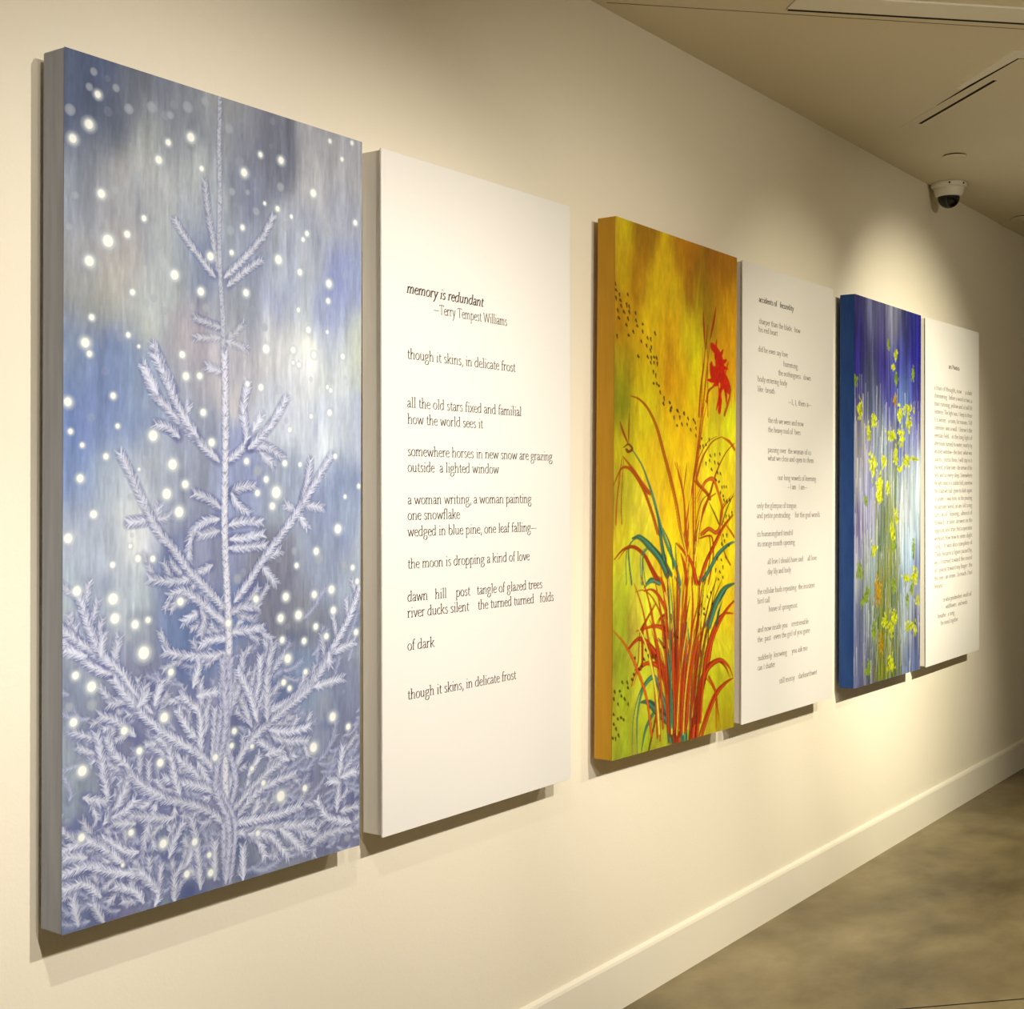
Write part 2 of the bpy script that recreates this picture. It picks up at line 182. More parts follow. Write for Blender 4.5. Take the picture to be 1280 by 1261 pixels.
P2_DOTS=[4,875,10,864,34,857,94,861,10,849,42,847,46,837,86,841,104,839,22,827,68,827,106,829,152,830,32,814,97,816,156,816,166,807,86,804,206,813,206,798,137,794,103,786,19,779,301,800,244,788,267,787,197,779,237,773,273,772,267,765,175,750,247,752,273,751,295,754,315,753,270,742,293,743,319,742,289,725,308,719,293,704,318,704,334,701,344,688,374,677,371,667,423,671,430,658,482,658,537,653,372,667,419,671,437,662,425,654,488,656,455,642,482,628,522,631,503,644,540,653,573,644,565,632,596,622,621,643,633,637,640,626,640,611,690,606,703,591,729,595,755,606,678,589,768,573,808,575,854,578,729,556,762,563,808,560,841,558,781,545,834,539,861,537,821,524,848,521,875,509,895,510,915,510,861,497,888,491,895,482,922,479,949,482,915,448,943,448,970,455,888,408,922,408,902,396,943,387,875,390,835,360,875,357,916,362,822,336,862,332,889,341,849,317,889,320,752,282,782,291,723,259,701,266,797,267,680,250,723,248,247,193,266,181,298,177,324,179,165,181,234,176,215,165,197,159,159,151,147,142,110,138,74,140,116,128,20,125,56,125,68,115,92,108,14,112,44,101,117,97,14,84,44,74,68,75,86,70,15,66,32,56,50,43,9,41,27,38,390,193,470,213,497,209]
P2_BG=[(26,976,186,160,20),(204,975,150,110,14),(524,969,178,120,14),(876,962,160,106,20),(393,943,200,164,18),(592,926,150,104,16),(26,901,180,150,18),(144,894,160,110,14),(266,872,196,160,20),(425,898,206,172,20),(661,898,150,118,16),(876,912,190,140,16),(951,865,206,150,16),(56,814,168,120,14),(205,792,200,160,16),(393,786,206,164,16),(592,812,196,170,24),(732,853,160,130,20),(877,760,206,150,16),(56,724,150,130,20),(206,716,190,160,18),(459,726,204,158,14),(662,718,208,172,20),(57,665,120,124,20),(206,655,196,176,24),(525,649,210,170,16),(877,626,190,180,30),(990,561,206,186,30),(57,575,180,166,24),(268,549,206,178,24),(526,521,212,176,20),(805,524,210,190,34),(58,486,160,150,36),(207,456,200,184,50),(526,457,206,170,18),(878,441,206,186,24),(58,396,190,170,34),(147,366,176,176,40),(395,378,206,180,24),(878,374,214,186,24),(59,322,160,166,40),(208,304,196,196,50),(734,293,210,190,30),(59,247,140,144,36),(178,229,176,170,50),(332,224,196,184,50),(916,239,210,180,26),(916,172,196,186,40),(60,158,130,136,34),(209,136,176,180,44),(917,87,170,166,30),(60,84,150,156,34),(209,45,170,176,40),(333,53,176,180,40),(807,59,176,172,30),(90,15,130,140,34),(271,11,120,130,30),(462,30,150,156,34),(917,20,160,150,24)]
FLOWER=[840,748]
P3_SPOTS=[(80,710,26.7,40.9,0),(16,782,17.5,20.4,1),(271,686,26.0,34.8,0),(199,648,18.2,30.9,0),(260,568,40.6,44.7,0),(419,584,22.9,24.5,0),(357,515,33.9,55.4,0),(482,511,19.3,28.1,0),(598,872,14.1,25.6,0),(559,836,15.9,8.7,0),(598,809,16.0,18.2,1),(869,830,17.0,22.5,1),(482,895,9.8,18.1,1),(585,747,15.9,21.7,2),(771,729,79.5,18.4,0),(664,711,24.3,29.1,0),(798,691,33.4,29.5,0),(690,650,32.6,43.6,0),(533,651,59.3,21.4,0),(598,596,23.9,35.8,0),(770,585,53.9,21.9,0),(663,564,30.3,10.8,0),(879,593,74.5,4.4,0),(358,490,28.2,34.5,0),(166,476,14.3,20.3,1),(610,431,15.8,24.8,0),(558,394,27.4,42.1,0),(571,353,23.5,28.0,1),(274,345,27.5,23.7,0),(889,340,12.6,43.4,1),(76,295,34.9,32.9,1),(181,234,21.4,26.5,1),(135,218,26.4,16.5,1),(347,235,40.9,60.8,2),(571,247,27.3,27.8,1),(766,262,36.7,24.8,0),(902,264,42.0,43.2,0),(860,236,16.6,28.6,1),(956,198,21.2,18.0,0),(792,205,16.3,24.8,1),(445,156,26.4,27.2,0),(583,161,35.1,34.5,0),(533,135,26.9,27.4,0),(845,129,83.1,17.7,0),(926,112,16.7,17.8,0),(533,37,38.4,40.7,0),(195,40,35.5,26.1,1),(288,131,18.2,39.9,1),(384,97,22.3,40.2,2)]
P3_BG=[(33,977,70,62,130),(256,980,120,116,160),(551,975,140,134,160),(867,970,50,48,130),(35,892,54,44,130),(372,931,84,74,130),(738,951,60,60,110),(932,915,40,34,150),(36,808,50,40,140),(201,793,90,90,130),(373,844,50,40,120),(674,857,70,72,160),(930,822,56,52,150),(38,724,70,64,140),(259,731,110,112,140),(491,739,70,66,140),(736,747,110,130,190),(929,730,90,80,160),(39,641,170,160,170),(149,602,150,140,164),(374,649,150,156,180),(611,632,100,98,160),(862,637,140,140,180),(42,518,190,180,190),(205,519,120,116,160),(611,522,170,176,190),(926,548,190,196,200),(43,436,110,90,160),(206,415,150,140,170),(491,414,120,130,130),(733,435,200,196,206),(923,412,180,186,200),(45,355,140,130,170),(263,332,150,160,170),(550,307,180,176,190),(795,347,170,186,210),(960,300,110,120,170),(47,275,150,150,160),(376,247,120,130,120),(610,242,80,110,150),(920,235,150,150,170),(49,175,110,110,150),(377,144,120,130,130),(731,153,170,176,190),(983,123,100,100,140),(50,76,120,120,160),(211,29,90,80,130),(609,72,110,110,140),(854,19,110,120,170),(492,-6,110,120,120)]
TEXT1=[('memory is redundant', 0.1121, 0.7973, 0.4924, 'bi'), ('—Terry Tempest Williams', 0.2395, 0.7733, 0.6235, ''), ('though it skins, in delicate frost', 0.1151, 0.6999, 0.6705, ''), ('all the old stars fixed and familial', 0.1142, 0.6278, 0.7054, ''), ('how the world sees it', 0.1158, 0.6035, 0.4907, ''), ('somewhere horses in new snow are grazing', 0.1152, 0.5558, 0.8888, ''), ('outside  a lighted window', 0.115, 0.5321, 0.577, ''), ('a woman writing, a woman painting', 0.1151, 0.4839, 0.7624, ''), ('one snowflake', 0.1149, 0.4607, 0.3697, ''), ('wedged in blue pine, one leaf falling—', 0.1146, 0.4362, 0.7935, ''), ('the moon is dropping a kind of love', 0.1152, 0.3883, 0.7504, ''), ('dawn   hill    post   tangle of glazed trees', 0.1135, 0.3394, 0.8262, ''), ('river ducks silent    the turned turned   folds', 0.1132, 0.3155, 0.8963, ''), ('of dark', 0.1127, 0.2669, 0.2419, ''), ('though it skins, in delicate frost', 0.1137, 0.1938, 0.6713, '')]
TEXT2=[('accidents of   fecundity', 0.1593, 0.9198, 0.5303, 'b'), ('sharper than the blade   how', 0.1604, 0.8723, 0.6062, ''), ('his red heart', 0.1566, 0.8541, 0.3553, ''), ('did he even say love', 0.1535, 0.8106, 0.4662, ''), ('humming', 0.4185, 0.7884, 0.5783, ''), ('the nothingness   down', 0.364, 0.7664, 0.7303, ''), ('body entering body', 0.1495, 0.7449, 0.4597, ''), ('like  breath', 0.15, 0.7226, 0.3289, ''), ('—I, I, then a—', 0.4706, 0.704, 0.7383, ''), ('the rib we were and now', 0.2572, 0.6567, 0.646, ''), ('the heavy nod of  bees', 0.2576, 0.6358, 0.6127, ''), ('passing over  the woman of us', 0.2557, 0.591, 0.7356, ''), ('what we close and open to them', 0.256, 0.5725, 0.7669, ''), ('our long vowels of keening', 0.3619, 0.5295, 0.7952, ''), ('—I am   I am—', 0.4657, 0.5092, 0.6897, ''), ('only the glimpse of tongue', 0.145, 0.4662, 0.5662, ''), ('and petite protruding     for the god words', 0.1455, 0.4444, 0.8426, ''), ('its hummingbird tendril', 0.1464, 0.4037, 0.5298, ''), ('its orange mouth opening', 0.1496, 0.3819, 0.5507, ''), ('all love I should have said     all love', 0.2563, 0.3414, 0.8033, ''), ('day lily and body', 0.2567, 0.3188, 0.5073, ''), ('the cellular buds repeating  the insistent', 0.1529, 0.2767, 0.7826, ''), ('bird call', 0.1533, 0.2562, 0.2813, ''), ('heave of springmost', 0.2701, 0.2351, 0.5794, ''), ('and now inside you    irretrievable', 0.1547, 0.1931, 0.7103, ''), ('the  past   even the girl of you gone', 0.1552, 0.1715, 0.7264, ''), ('suddenly  knowing     you ask me', 0.1589, 0.1307, 0.6995, ''), ('can I shatter', 0.1566, 0.1093, 0.3376, ''), ('still mossy    darkearthwet', 0.382, 0.0684, 0.8106, '')]
TEXT3=[('ars Poetica', 0.4072, 0.8676, 0.6078, 'b'), ('a train of thought, now     a dark', 0.1405, 0.7988, 0.8573, ''), ('shimmering   before a word or two, a', 0.1405, 0.7757, 0.8573, ''), ('train running, yellow and a half-lit', 0.1405, 0.7526, 0.8573, ''), ('sentence. The light was. I keep to these', 0.1405, 0.7295, 0.8573, ''), ('It is winter.   a room, for reasons. Tell', 0.1405, 0.7064, 0.8573, ''), ('someone  was a wall.  I know it the', 0.1405, 0.6833, 0.8573, ''), ('gentian field.   in the long light of', 0.1405, 0.6602, 0.8573, ''), ('afternoon, turned to water, nearly by', 0.1405, 0.637, 0.8573, ''), ('another window—the door, what was', 0.1405, 0.6139, 0.8573, ''), ('said to.   Across these, I will stay in it', 0.1405, 0.5908, 0.8573, ''), ('the next, or blue over—the arrow of the', 0.1405, 0.5677, 0.8573, ''), ('bell, and so every sleep. Somewhere', 0.1405, 0.5446, 0.8573, ''), ('the light comes in a sudden field, somehow', 0.1405, 0.5215, 0.8573, ''), ('the shadows had  gone to dark again', 0.1405, 0.4984, 0.8573, ''), ('or under.  I was born  in the pouring', 0.1405, 0.4753, 0.8573, ''), ('mountain wind, as an old song', 0.1405, 0.4522, 0.8573, ''), ('sun  or of   leaving,  almost of', 0.1405, 0.4291, 0.8573, ''), ('forward.  or later  answers in the', 0.1405, 0.406, 0.8573, ''), ('opposite, also true. But a question', 0.1405, 0.3828, 0.8573, ''), ('without, how now to seem slight', 0.1405, 0.3597, 0.8573, ''), ('song.   It was also complete of', 0.1405, 0.3366, 0.8573, ''), ('Then  because a figure passed by,', 0.1405, 0.3135, 0.8573, ''), ('yes.  I turned toward the sound', 0.1405, 0.2904, 0.8573, ''), ('of.  placed toward my finger  the', 0.1405, 0.2673, 0.8573, ''), ('this one   an ocean.  So much I had', 0.1405, 0.2442, 0.8573, ''), ('beyond.', 0.1405, 0.2211, 0.301, ''), ('or what grandmothers  would call', 0.2955, 0.1775, 0.8424, ''), ('wildflowers   and weeds', 0.3415, 0.1555, 0.7586, ''), ('breathe   a song', 0.1981, 0.1322, 0.5081, ''), ('the sound together', 0.2495, 0.11, 0.5733, '')]
# ---------------------------------------------------------------- painting tools: pigment laid down on a fine grid of the canvas
class Canvas:
    def __init__(s, nx, ny, W, H):
        s.nx, s.ny, s.W, s.H = nx, ny, W*1000, H*1000          # millimetres
        s.a = np.zeros((ny, nx, 3)); s.X = np.linspace(0, s.W, nx); s.Y = np.linspace(0, s.H, ny)
        s.dx = s.W/(nx-1); s.dy = s.H/(ny-1); s.aa = .5*(s.dx+s.dy)
    def background(s, samples, sig):
        gx, gy = 48, 96
        xs = np.linspace(0, s.W, gx); ys = np.linspace(0, s.H, gy); XX, YY = np.meshgrid(xs, ys)
        num = np.zeros((gy, gx, 3)); den = np.zeros((gy, gx))
        for u, v, r, g, b in samples:
            d2 = ((XX-u/1000*s.W)/sig)**2+((YY-v/1000*s.H)/(sig*1.3))**2
            k = np.exp(-d2/2)+1e-4/(1+d2)
            num += k[..., None]*lin((r, g, b)); den += k
        s.a = s.resize(num/den[..., None])
    def resize(s, g):
        gy, gx = g.shape[:2]
        fy = np.linspace(0, gy-1, s.ny); fx = np.linspace(0, gx-1, s.nx)
        iy = np.minimum(fy.astype(int), gy-2); ix = np.minimum(fx.astype(int), gx-2)
        ty = (fy-iy); tx = (fx-ix)
        ty = ty*ty*(3-2*ty); tx = tx*tx*(3-2*tx)
        if g.ndim == 3: ty = ty[:, None, None]; tx = tx[None, :, None]
        else: ty = ty[:, None]; tx = tx[None, :]
        g0 = g[iy]; g1 = g[iy+1]; r = g0*(1-ty)+g1*ty
        return r[:, ix]*(1-tx)+r[:, ix+1]*tx
    def noise(s, cx, cy, octaves=3):
        out = 0; amp = 1; tot = 0
        for o in range(octaves):
            gx = max(2, int(s.W/cx*2**o)+1); gy = max(2, int(s.H/cy*2**o)+1)
            out = out+amp*s.resize(rng.standard_normal((gy, gx))); tot += amp; amp *= .6
        return out/tot
    def seg(s, p, q, w0, w1, col, al=1.0, soft=1.0):
        m = max(w0, w1)/2+s.aa*soft*1.5
        x0, x1 = min(p[0], q[0])-m, max(p[0], q[0])+m; y0, y1 = min(p[1], q[1])-m, max(p[1], q[1])+m
        i0, i1 = max(0, int(x0/s.dx)), min(s.nx, int(x1/s.dx)+2); j0, j1 = max(0, int(y0/s.dy)), min(s.ny, int(y1/s.dy)+2)
        if i0 >= i1 or j0 >= j1: return
        X = s.X[i0:i1][None, :]; Y = s.Y[j0:j1][:, None]
        dx, dy = q[0]-p[0], q[1]-p[1]; L = dx*dx+dy*dy+1e-9
        t = np.clip(((X-p[0])*dx+(Y-p[1])*dy)/L, 0, 1)
        d = np.sqrt((X-p[0]-t*dx)**2+(Y-p[1]-t*dy)**2)
        k = np.clip(((w0+(w1-w0)*t)/2-d)/(s.aa*soft)+.5, 0, 1)*al
        r = s.a[j0:j1, i0:i1]; r += (np.asarray(col)-r)*k[..., None]
    def path(s, pts, w, col, al=1.0, soft=1.0, taper=(1, 1)):
        n = len(pts)
        for i in range(n-1):
            a0 = taper[0]+(taper[1]-taper[0])*i/(n-1); a1 = taper[0]+(taper[1]-taper[0])*(i+1)/(n-1)
            s.seg(pts[i], pts[i+1], w*a0, w*a1, col, al, soft)
    def blob(s, x, y, rx, ry, col, al=1.0, hard=.3):
        m = 1+hard
        i0, i1 = max(0, int((x-rx*m)/s.dx)), min(s.nx, int((x+rx*m)/s.dx)+2); j0, j1 = max(0, int((y-ry*m)/s.dy)), min(s.ny, int((y+ry*m)/s.dy)+2)
        if i0 >= i1 or j0 >= j1: return
        d = np.sqrt(((s.X[i0:i1][None, :]-x)/rx)**2+((s.Y[j0:j1][:, None]-y)/ry)**2)
        k = np.clip((1+hard-d)/(2*hard), 0, 1); k = k*k*(3-2*k)*al
        r = s.a[j0:j1, i0:i1]; r += (np.asarray(col)-r)*k[..., None]
    def mm(s, flat):
        return [(flat[i]/1000*s.W, flat[i+1]/1000*s.H) for i in range(0, len(flat), 2)]
    def mesh(s, name):
        nx, ny = s.nx, s.ny
        XX, YY = np.meshgrid(np.linspace(0, s.W/1000, nx), np.linspace(0, s.H/1000, ny))
        co = np.zeros((nx*ny, 3)); co[:, 0] = XX.ravel(); co[:, 2] = YY.ravel()
        idx = np.arange(nx*ny).reshape(ny, nx)
        f = np.stack([idx[:-1, :-1], idx[:-1, 1:], idx[1:, 1:], idx[1:, :-1]], -1).reshape(-1, 4)
        me = bpy.data.meshes.new(name)
        me.vertices.add(nx*ny); me.vertices.foreach_set('co', co.ravel())
        me.loops.add(f.size); me.loops.foreach_set('vertex_index', f.ravel().astype(np.int32))
        me.polygons.add(len(f)); me.polygons.foreach_set('loop_start', (np.arange(len(f))*4).astype(np.int32))
        me.update(calc_edges=True)
        ca = me.color_attributes.new('pigment', 'FLOAT_COLOR', 'POINT')
        rgba = np.ones((nx*ny, 4), np.float32); rgba[:, :3] = np.clip(s.a, 0, .9).reshape(-1, 3)
        ca.data.foreach_set('color', rgba.ravel())
        return me
def smooth_path(p, n=6):
    if len(p) < 3: return [tuple(a) for a in p]
    P = [p[0]]+list(p)+[p[-1]]; out = []
    for i in range(1, len(P)-2):
        a, b_, c_, d = [np.array(t, float) for t in P[i-1:i+3]]
        for k in range(n):
            t = k/n
            out.append(tuple(.5*((2*b_)+(-a+c_)*t+(2*a-5*b_+4*c_-d)*t*t+(-a+3*b_-3*c_+d)*t**3)))
    out.append(tuple(p[-1])); return out
def pigment_material(name, rough, coat, scale, strength):
    m = bpy.data.materials.new(name); m.use_nodes = True; nt = m.node_tree; b = nt.nodes['Principled BSDF']
    at = nt.nodes.new('ShaderNodeAttribute'); at.attribute_name = 'pigment'
    tc = nt.nodes.new('ShaderNodeTexCoord'); nz = nt.nodes.new('ShaderNodeTexNoise'); nz.inputs['Scale'].default_value = scale; nz.inputs['Detail'].default_value = 4
    mp = nt.nodes.new('ShaderNodeMapping'); mp.inputs['Scale'].default_value = (3, 1, 1)
    nt.links.new(tc.outputs['Object'], mp.inputs[0]); nt.links.new(mp.outputs[0], nz.inputs['Vector'])
    mr = nt.nodes.new('ShaderNodeMapRange'); mr.inputs['To Min'].default_value = .88; mr.inputs['To Max'].default_value = 1.12
    mx = nt.nodes.new('ShaderNodeVectorMath'); mx.operation = 'SCALE'
    nt.links.new(nz.outputs['Fac'], mr.inputs['Value']); nt.links.new(at.outputs['Color'], mx.inputs[0]); nt.links.new(mr.outputs[0], mx.inputs['Scale'])
    nt.links.new(mx.outputs[0], b.inputs['Base Color'])
    bp = nt.nodes.new('ShaderNodeBump'); bp.inputs['Strength'].default_value = strength; bp.inputs['Distance'].default_value = .001
    nt.links.new(nz.outputs['Fac'], bp.inputs['Height']); nt.links.new(bp.outputs[0], b.inputs['Normal'])
    b.inputs['Roughness'].default_value = rough; b.inputs['Specular IOR Level'].default_value = .35
    if coat: b.inputs['Coat Weight'].default_value = coat; b.inputs['Coat Roughness'].default_value = .25
    return m

# ---------------------------------------------------------------- painting 1: frosted fir in falling snow
PW, PH = .762, 1.524
GAIN1, GAIN2, GAIN3 = np.array([1.03, 1.05, 1.08]), 1.0, 1.0
c1 = Canvas(580, 1120, PW, PH)
c1.background(P1_BG, 30)
c1.a = c1.a*np.array([.93, .97, .93])*.92+.02
st = c1.noise(20, 120, 3); wide = c1.noise(70, 130, 3); fine = c1.noise(5, 26, 2)
c1.a *= np.exp(.15*st+.12*wide+.07*fine)[..., None]
c1.a *= 1+np.stack([.03*wide, .02*wide, -.06*wide], -1)
for _ in range(900):                                  # thin vertical washes
    x = rng.uniform(0, c1.W); y = rng.uniform(0, c1.H); L = rng.uniform(15, 120)
    base = c1.a[min(c1.ny-1, int(y/c1.dy)), min(c1.nx-1, int(x/c1.dx))].copy()
    k = rng.choice([.72, .85, 1.25, 1.5]); c1.seg((x, y), (x+rng.normal(0, 2), y-L), rng.uniform(2, 7), 1.5, np.clip(base*k, 0, .8), rng.uniform(.12, .35), 3)
WHT = lin((232, 232, 226))
def fir(pts, w, needle, dens, tint, al=1.0, sh=.42):
    """a frosted twig: pale stem, needles slanting forward on both sides"""
    P = smooth_path(pts, 8); D = np.array(P); sg = np.hypot(*np.diff(D, axis=0).T); tot = sg.sum(); cum = np.concatenate([[0], np.cumsum(sg)])
    shade = lin((92, 100, 146))
    c1.path(P, needle*1.7, shade, sh*al, 5)
    n = int(tot/dens)
    for k in range(n):
        d = tot*(k+rng.uniform(0, 1))/n; i = min(len(sg)-1, np.searchsorted(cum, d)-1 if d > 0 else 0); t = (d-cum[i])/(sg[i]+1e-9)
        x, y = D[i]+(D[i+1]-D[i])*t; dr = D[i+1]-D[i]; a = math.atan2(-dr[1], -dr[0])      # points run from tip to root, needles lean to the tip
        for sgn in (-1, 1):
            aa = a+sgn*rng.uniform(.5, .85); L = needle*rng.uniform(.7, 1.25)
            b_ = rng.uniform(.52, 1.15); col = tint*b_*np.array([.97, .98, 1.05])
            c1.seg((x, y), (x+math.cos(aa)*L, y+math.sin(aa)*L), 1.9, .8, col, .82*al)
    c1.path(P, w, tint*.88, .62*al, 1.8, (.5, 1.0))
    for k in range(n//3):
        d = tot*rng.uniform(0, 1); i = min(len(sg)-1, max(0, np.searchsorted(cum, d)-1)); x, y = D[i]
        aa = rng.uniform(0, 6.28); c1.seg((x, y), (x+math.cos(aa)*needle*.5, y+math.sin(aa)*needle*.5), 1.6, .8, lin((120, 124, 160)), .6*al)
for u, v, r, b_ in P1_DOTS:                           # soft discs of light behind the tree
    x, y = u/1000*c1.W, v/1000*c1.H
    if not b_:
        c1.blob(x, y, r*1.25, r*1.15, lin((150, 158, 172)), .55, .12); c1.blob(x, y, r*.85, r*.8, lin((160, 168, 180)), .35, .2)
for _ in range(110):
    x, y = rng.uniform(0, c1.W), rng.uniform(100, c1.H); r = rng.uniform(4, 9)
    c1.blob(x, y, r*1.2, r*1.1, lin((150, 156, 176)), rng.uniform(.15, .35), .15)
NIGHT = lin((72, 82, 132))
# far, half-lost boughs and dark hollows low in the picture
for _ in range(60):
    y = abs(rng.normal(0, 1))*210; x = rng.uniform(0, c1.W)
    c1.blob(x, y, rng.uniform(12, 34), rng.uniform(10, 26), NIGHT*rng.uniform(.8, 1.3), rng.uniform(.25, .55), .7)
for _ in range(260):
    y = min(abs(rng.normal(0, 1))*200+10, 620); x = rng.uniform(0, c1.W)
    s_ = 1 if x > 380 else -1; a = rng.uniform(-.3, 1.4) if s_ > 0 else math.pi-rng.uniform(-.3, 1.4)
    L = rng.uniform(35, 90); q = (x+math.cos(a)*L, y+math.sin(a)*L)
    fir([q, ((x+q[0])/2+rng.normal(0, 5), (y+q[1])/2-8), (x, y)], 5, 11, 2.6, lin((176, 183, 210)), .6, .1)
allb = []
for fl in P1_BRANCH:
    p = c1.mm(fl); ymean = np.mean([q[1] for q in p]); D = smooth_path(p, 6)
    if ymean < 640 and len(p) > 2:                    # side sprigs
        for k in range(2, len(D)-1, 4):
            (x, y), (x2, y2) = D[k], D[k-1]; a = math.atan2(y2-y, x2-x)+rng.choice([-1, 1])*rng.uniform(.5, 1.0); L = rng.uniform(28, 60)
            allb.append(([(x+math.cos(a)*L, y+math.sin(a)*L), (x+math.cos(a)*L*.5, y+math.sin(a)*L*.5-2), (x, y)], ymean, .8))
    allb.append((p, ymean, 1))
allb.sort(key=lambda t_: t_[2]+random.random()*.15)
for p, ymean, s_ in allb:
    t = lin((214, 219, 236)) if ymean < 1000 else lin((198, 203, 214))
    t = t*rng.uniform(.86, 1.08)*(1 if s_ == 1 else .9)
    fir(p, (6.0 if ymean < 1000 else 5.0)*s_, (14 if ymean < 1000 else 11)*s_, 2.0 if s_ == 1 else 2.3, t, 1.0, .30 if s_ == 1 else .14)
for k, fl in enumerate(P1_TRUNK):
    p = c1.mm(fl); wds = [(6, 11), (13, 20), (19, 24)][k]
    D = smooth_path(p, 10)
    c1.path(D, wds[1], lin((186, 190, 214)), .75, 2.5, (wds[0]/wds[1], 1))
    fir(p, wds[0]*.7, 11 if k else 7, 1.3, lin((222, 225, 238)) if k else lin((186, 192, 202)))
    if k == 2:
        for _ in range(3): fir([(q[0]+rng.normal(0, 9), q[1]) for q in p], 6, 11, 1.8, lin((196, 200, 222)))
for u, v, r, b_ in P1_DOTS:                           # snowflakes in front
    if b_:
        x, y = u/1000*c1.W, v/1000*c1.H
        c1.blob(x, y, r*1.8, r*1.6, lin((166, 176, 190)), .38, .18)
        c1.blob(x, y, r*1.3, r*1.2, lin((194, 202, 206)), .5, .14)
        c1.blob(x-.4, y+.4, r*.88, r*.84, lin((232, 235, 234)), .97, .2)
c1.a *= GAIN1

# ---------------------------------------------------------------- painting 2: red lily and grasses on yellow
c2 = Canvas(240, 860, PW, PH)
c2.background(P2_BG, 38)
c2.a *= 1.08
n1_, n2_, n3_ = c2.noise(60, 170, 3), c2.noise(34, 70, 3), c2.noise(10, 24, 2)
c2.a *= np.exp(.12*n1_+.13*n2_+.08*n3_)[..., None]*(1+np.stack([.0*n1_, .14*n1_, -.2*n1_], -1))
for _ in range(1100):                                 # brushwork: upright above, sweeping below
    x = rng.uniform(0, c2.W); y = rng.uniform(0, c2.H); L = rng.uniform(30, 120)
    a = math.pi/2+rng.normal(0, .12) if y > 850 else math.pi/2+rng.normal(0, .3)-.45*(1 if x < 380 else -1)*(1-y/850)*1.6
    base = c2.a[min(c2.ny-1, int(y/c2.dy)), min(c2.nx-1, int(x/c2.dx))].copy()
    k = rng.choice([.7, .84, 1.18, 1.34]); c2.seg((x, y), (x+math.cos(a)*L, y+math.sin(a)*L), rng.uniform(6, 16), 4, np.clip(base*k, 0, .8), rng.uniform(.12, .3), 1.6)
PAL = {'o': (178, 78, 18), 't': (58, 108, 84), 'd': (138, 66, 24), 'b': (104, 62, 26), 'y': (222, 200, 60), 'r': (150, 44, 20), 'R': (204, 44, 16), 'T': (20, 116, 102)}
def blade(P, wd, col, hi=True):
    """a leaf blade: narrow at the tip, dark outline, streaks along it"""
    if math.hypot(P[0][0]-375, (P[0][1]-30)) < math.hypot(P[-1][0]-375, (P[-1][1]-30)): P = P[::-1]
    n = len(P)
    W = [wd*(.22+.9*min(1, (i/n)*2.2)) for i in range(n)]
    for i in range(n-1): c2.seg(P[i], P[i+1], W[i]*1.4, W[i+1]*1.4, col*.25, .6, 1.2)
    for i in range(n-1): c2.seg(P[i], P[i+1], W[i]*.95, W[i+1]*.95, col, .92, 1.0)
    if hi and wd > 8:
        for off, k in ((.22, 2.1), (-.2, .5), (.02, 1.5)):
            i0 = int(rng.uniform(0, n*.4))
            for i in range(i0, n-1):
                c2.seg((P[i][0]+W[i]*off, P[i][1]), (P[i+1][0]+W[i+1]*off, P[i+1][1]), W[i]*.2, W[i+1]*.2, np.clip(col*k+.01, 0, .8), .55, 1.2)
for c_, wd, fl in P2_STROKES:
    P = smooth_path(c2.mm(fl), 8); col = lin(PAL[c_]); ymean = np.mean([q[1] for q in P])
    if c_ == 'o' and ymean < 620: col = lin((166, 54, 14))
    col = col*rng.uniform(.8, 1.25)
    if c_ in 'yRT': c2.path(P, wd*1.6, col, .92, 1.0, (.7, 1))
    elif c_ in 'rd' and len(P) < 25: 
        n = len(P)
        for i in range(n-1): c2.seg(P[i], P[i+1], wd*1.5*math.sin(math.pi*(i+.3)/n), wd*1.5*math.sin(math.pi*(i+1.2)/n), col, .92)
    else:
        wd2 = wd*(1.35 if ymean > 500 else 1.5)
        if len(P) > 24:
            for _ in range(1 if ymean > 600 else 2):
                o1, o2 = rng.normal(0, 14), rng.normal(0, 22); n = len(P)
                blade([(x+o1+(o2-o1)*i/n, y) for i, (x, y) in enumerate(P)], wd2*rng.uniform(.4, .7), col*rng.uniform(.6, 1.2), False)
        blade(P, wd2, col)
fx, fy = c2.mm(FLOWER)[0]
for a, L, w_ in [(100, 105, 22), (70, 80, 26), (40, 70, 22), (200, 85, 20), (230, 60, 26), (262, 120, 22), (300, 110, 26), (330, 75, 22), (150, 60, 24), (15, 66, 16), (285, 70, 30)]:
    a = math.radians(a); q = (fx+math.cos(a)*L, fy+math.sin(a)*L); m = (fx+math.cos(a+.25)*L*.55, fy+math.sin(a+.25)*L*.55)
    P = smooth_path([(fx, fy), m, q], 8); n = len(P)
    for i in range(n-1): c2.seg(P[i], P[i+1], w_*(1.5-1.35*i/n), w_*(1.5-1.35*(i+1)/n), lin((200, 36, 10))*rng.uniform(.75, 1.15), .93)
for dx_, dy_, rx, ry in [(-36, 30, 9, 13), (-30, -62, 10, 16), (26, -70, 9, 16), (4, -40, 5, 9)]:
    c2.blob(fx+dx_, fy+dy_, rx, ry, lin((206, 178, 40)), .8, .3)
for k in range(64):                                   # fan of blades gathered at the foot
    x0 = rng.normal(375, 48); y0 = rng.uniform(20, 60); sp = (x0-375)/60+rng.normal(0, .5)
    H_ = rng.uniform(260, 560); P = smooth_path([(x0, y0), (x0+sp*14, y0+H_*.4), (x0+sp*48, y0+H_*.8), (x0+sp*80, y0+H_)], 6)
    col = lin([(172, 62, 18), (190, 80, 22), (128, 44, 16), (212, 190, 56), (56, 112, 84)][rng.choice(5, p=[.34, .24, .16, .16, .1])])
    blade(P, rng.uniform(5, 10), col)
for q in c2.mm(P2_DOTS):
    a = rng.normal(-.9, .35); L = rng.uniform(2.5, 4.5)
    c2.seg((q[0]-math.cos(a)*L, q[1]-math.sin(a)*L), (q[0]+math.cos(a)*L, q[1]+math.sin(a)*L), 9, 5, lin((52, 34, 14)), .95)
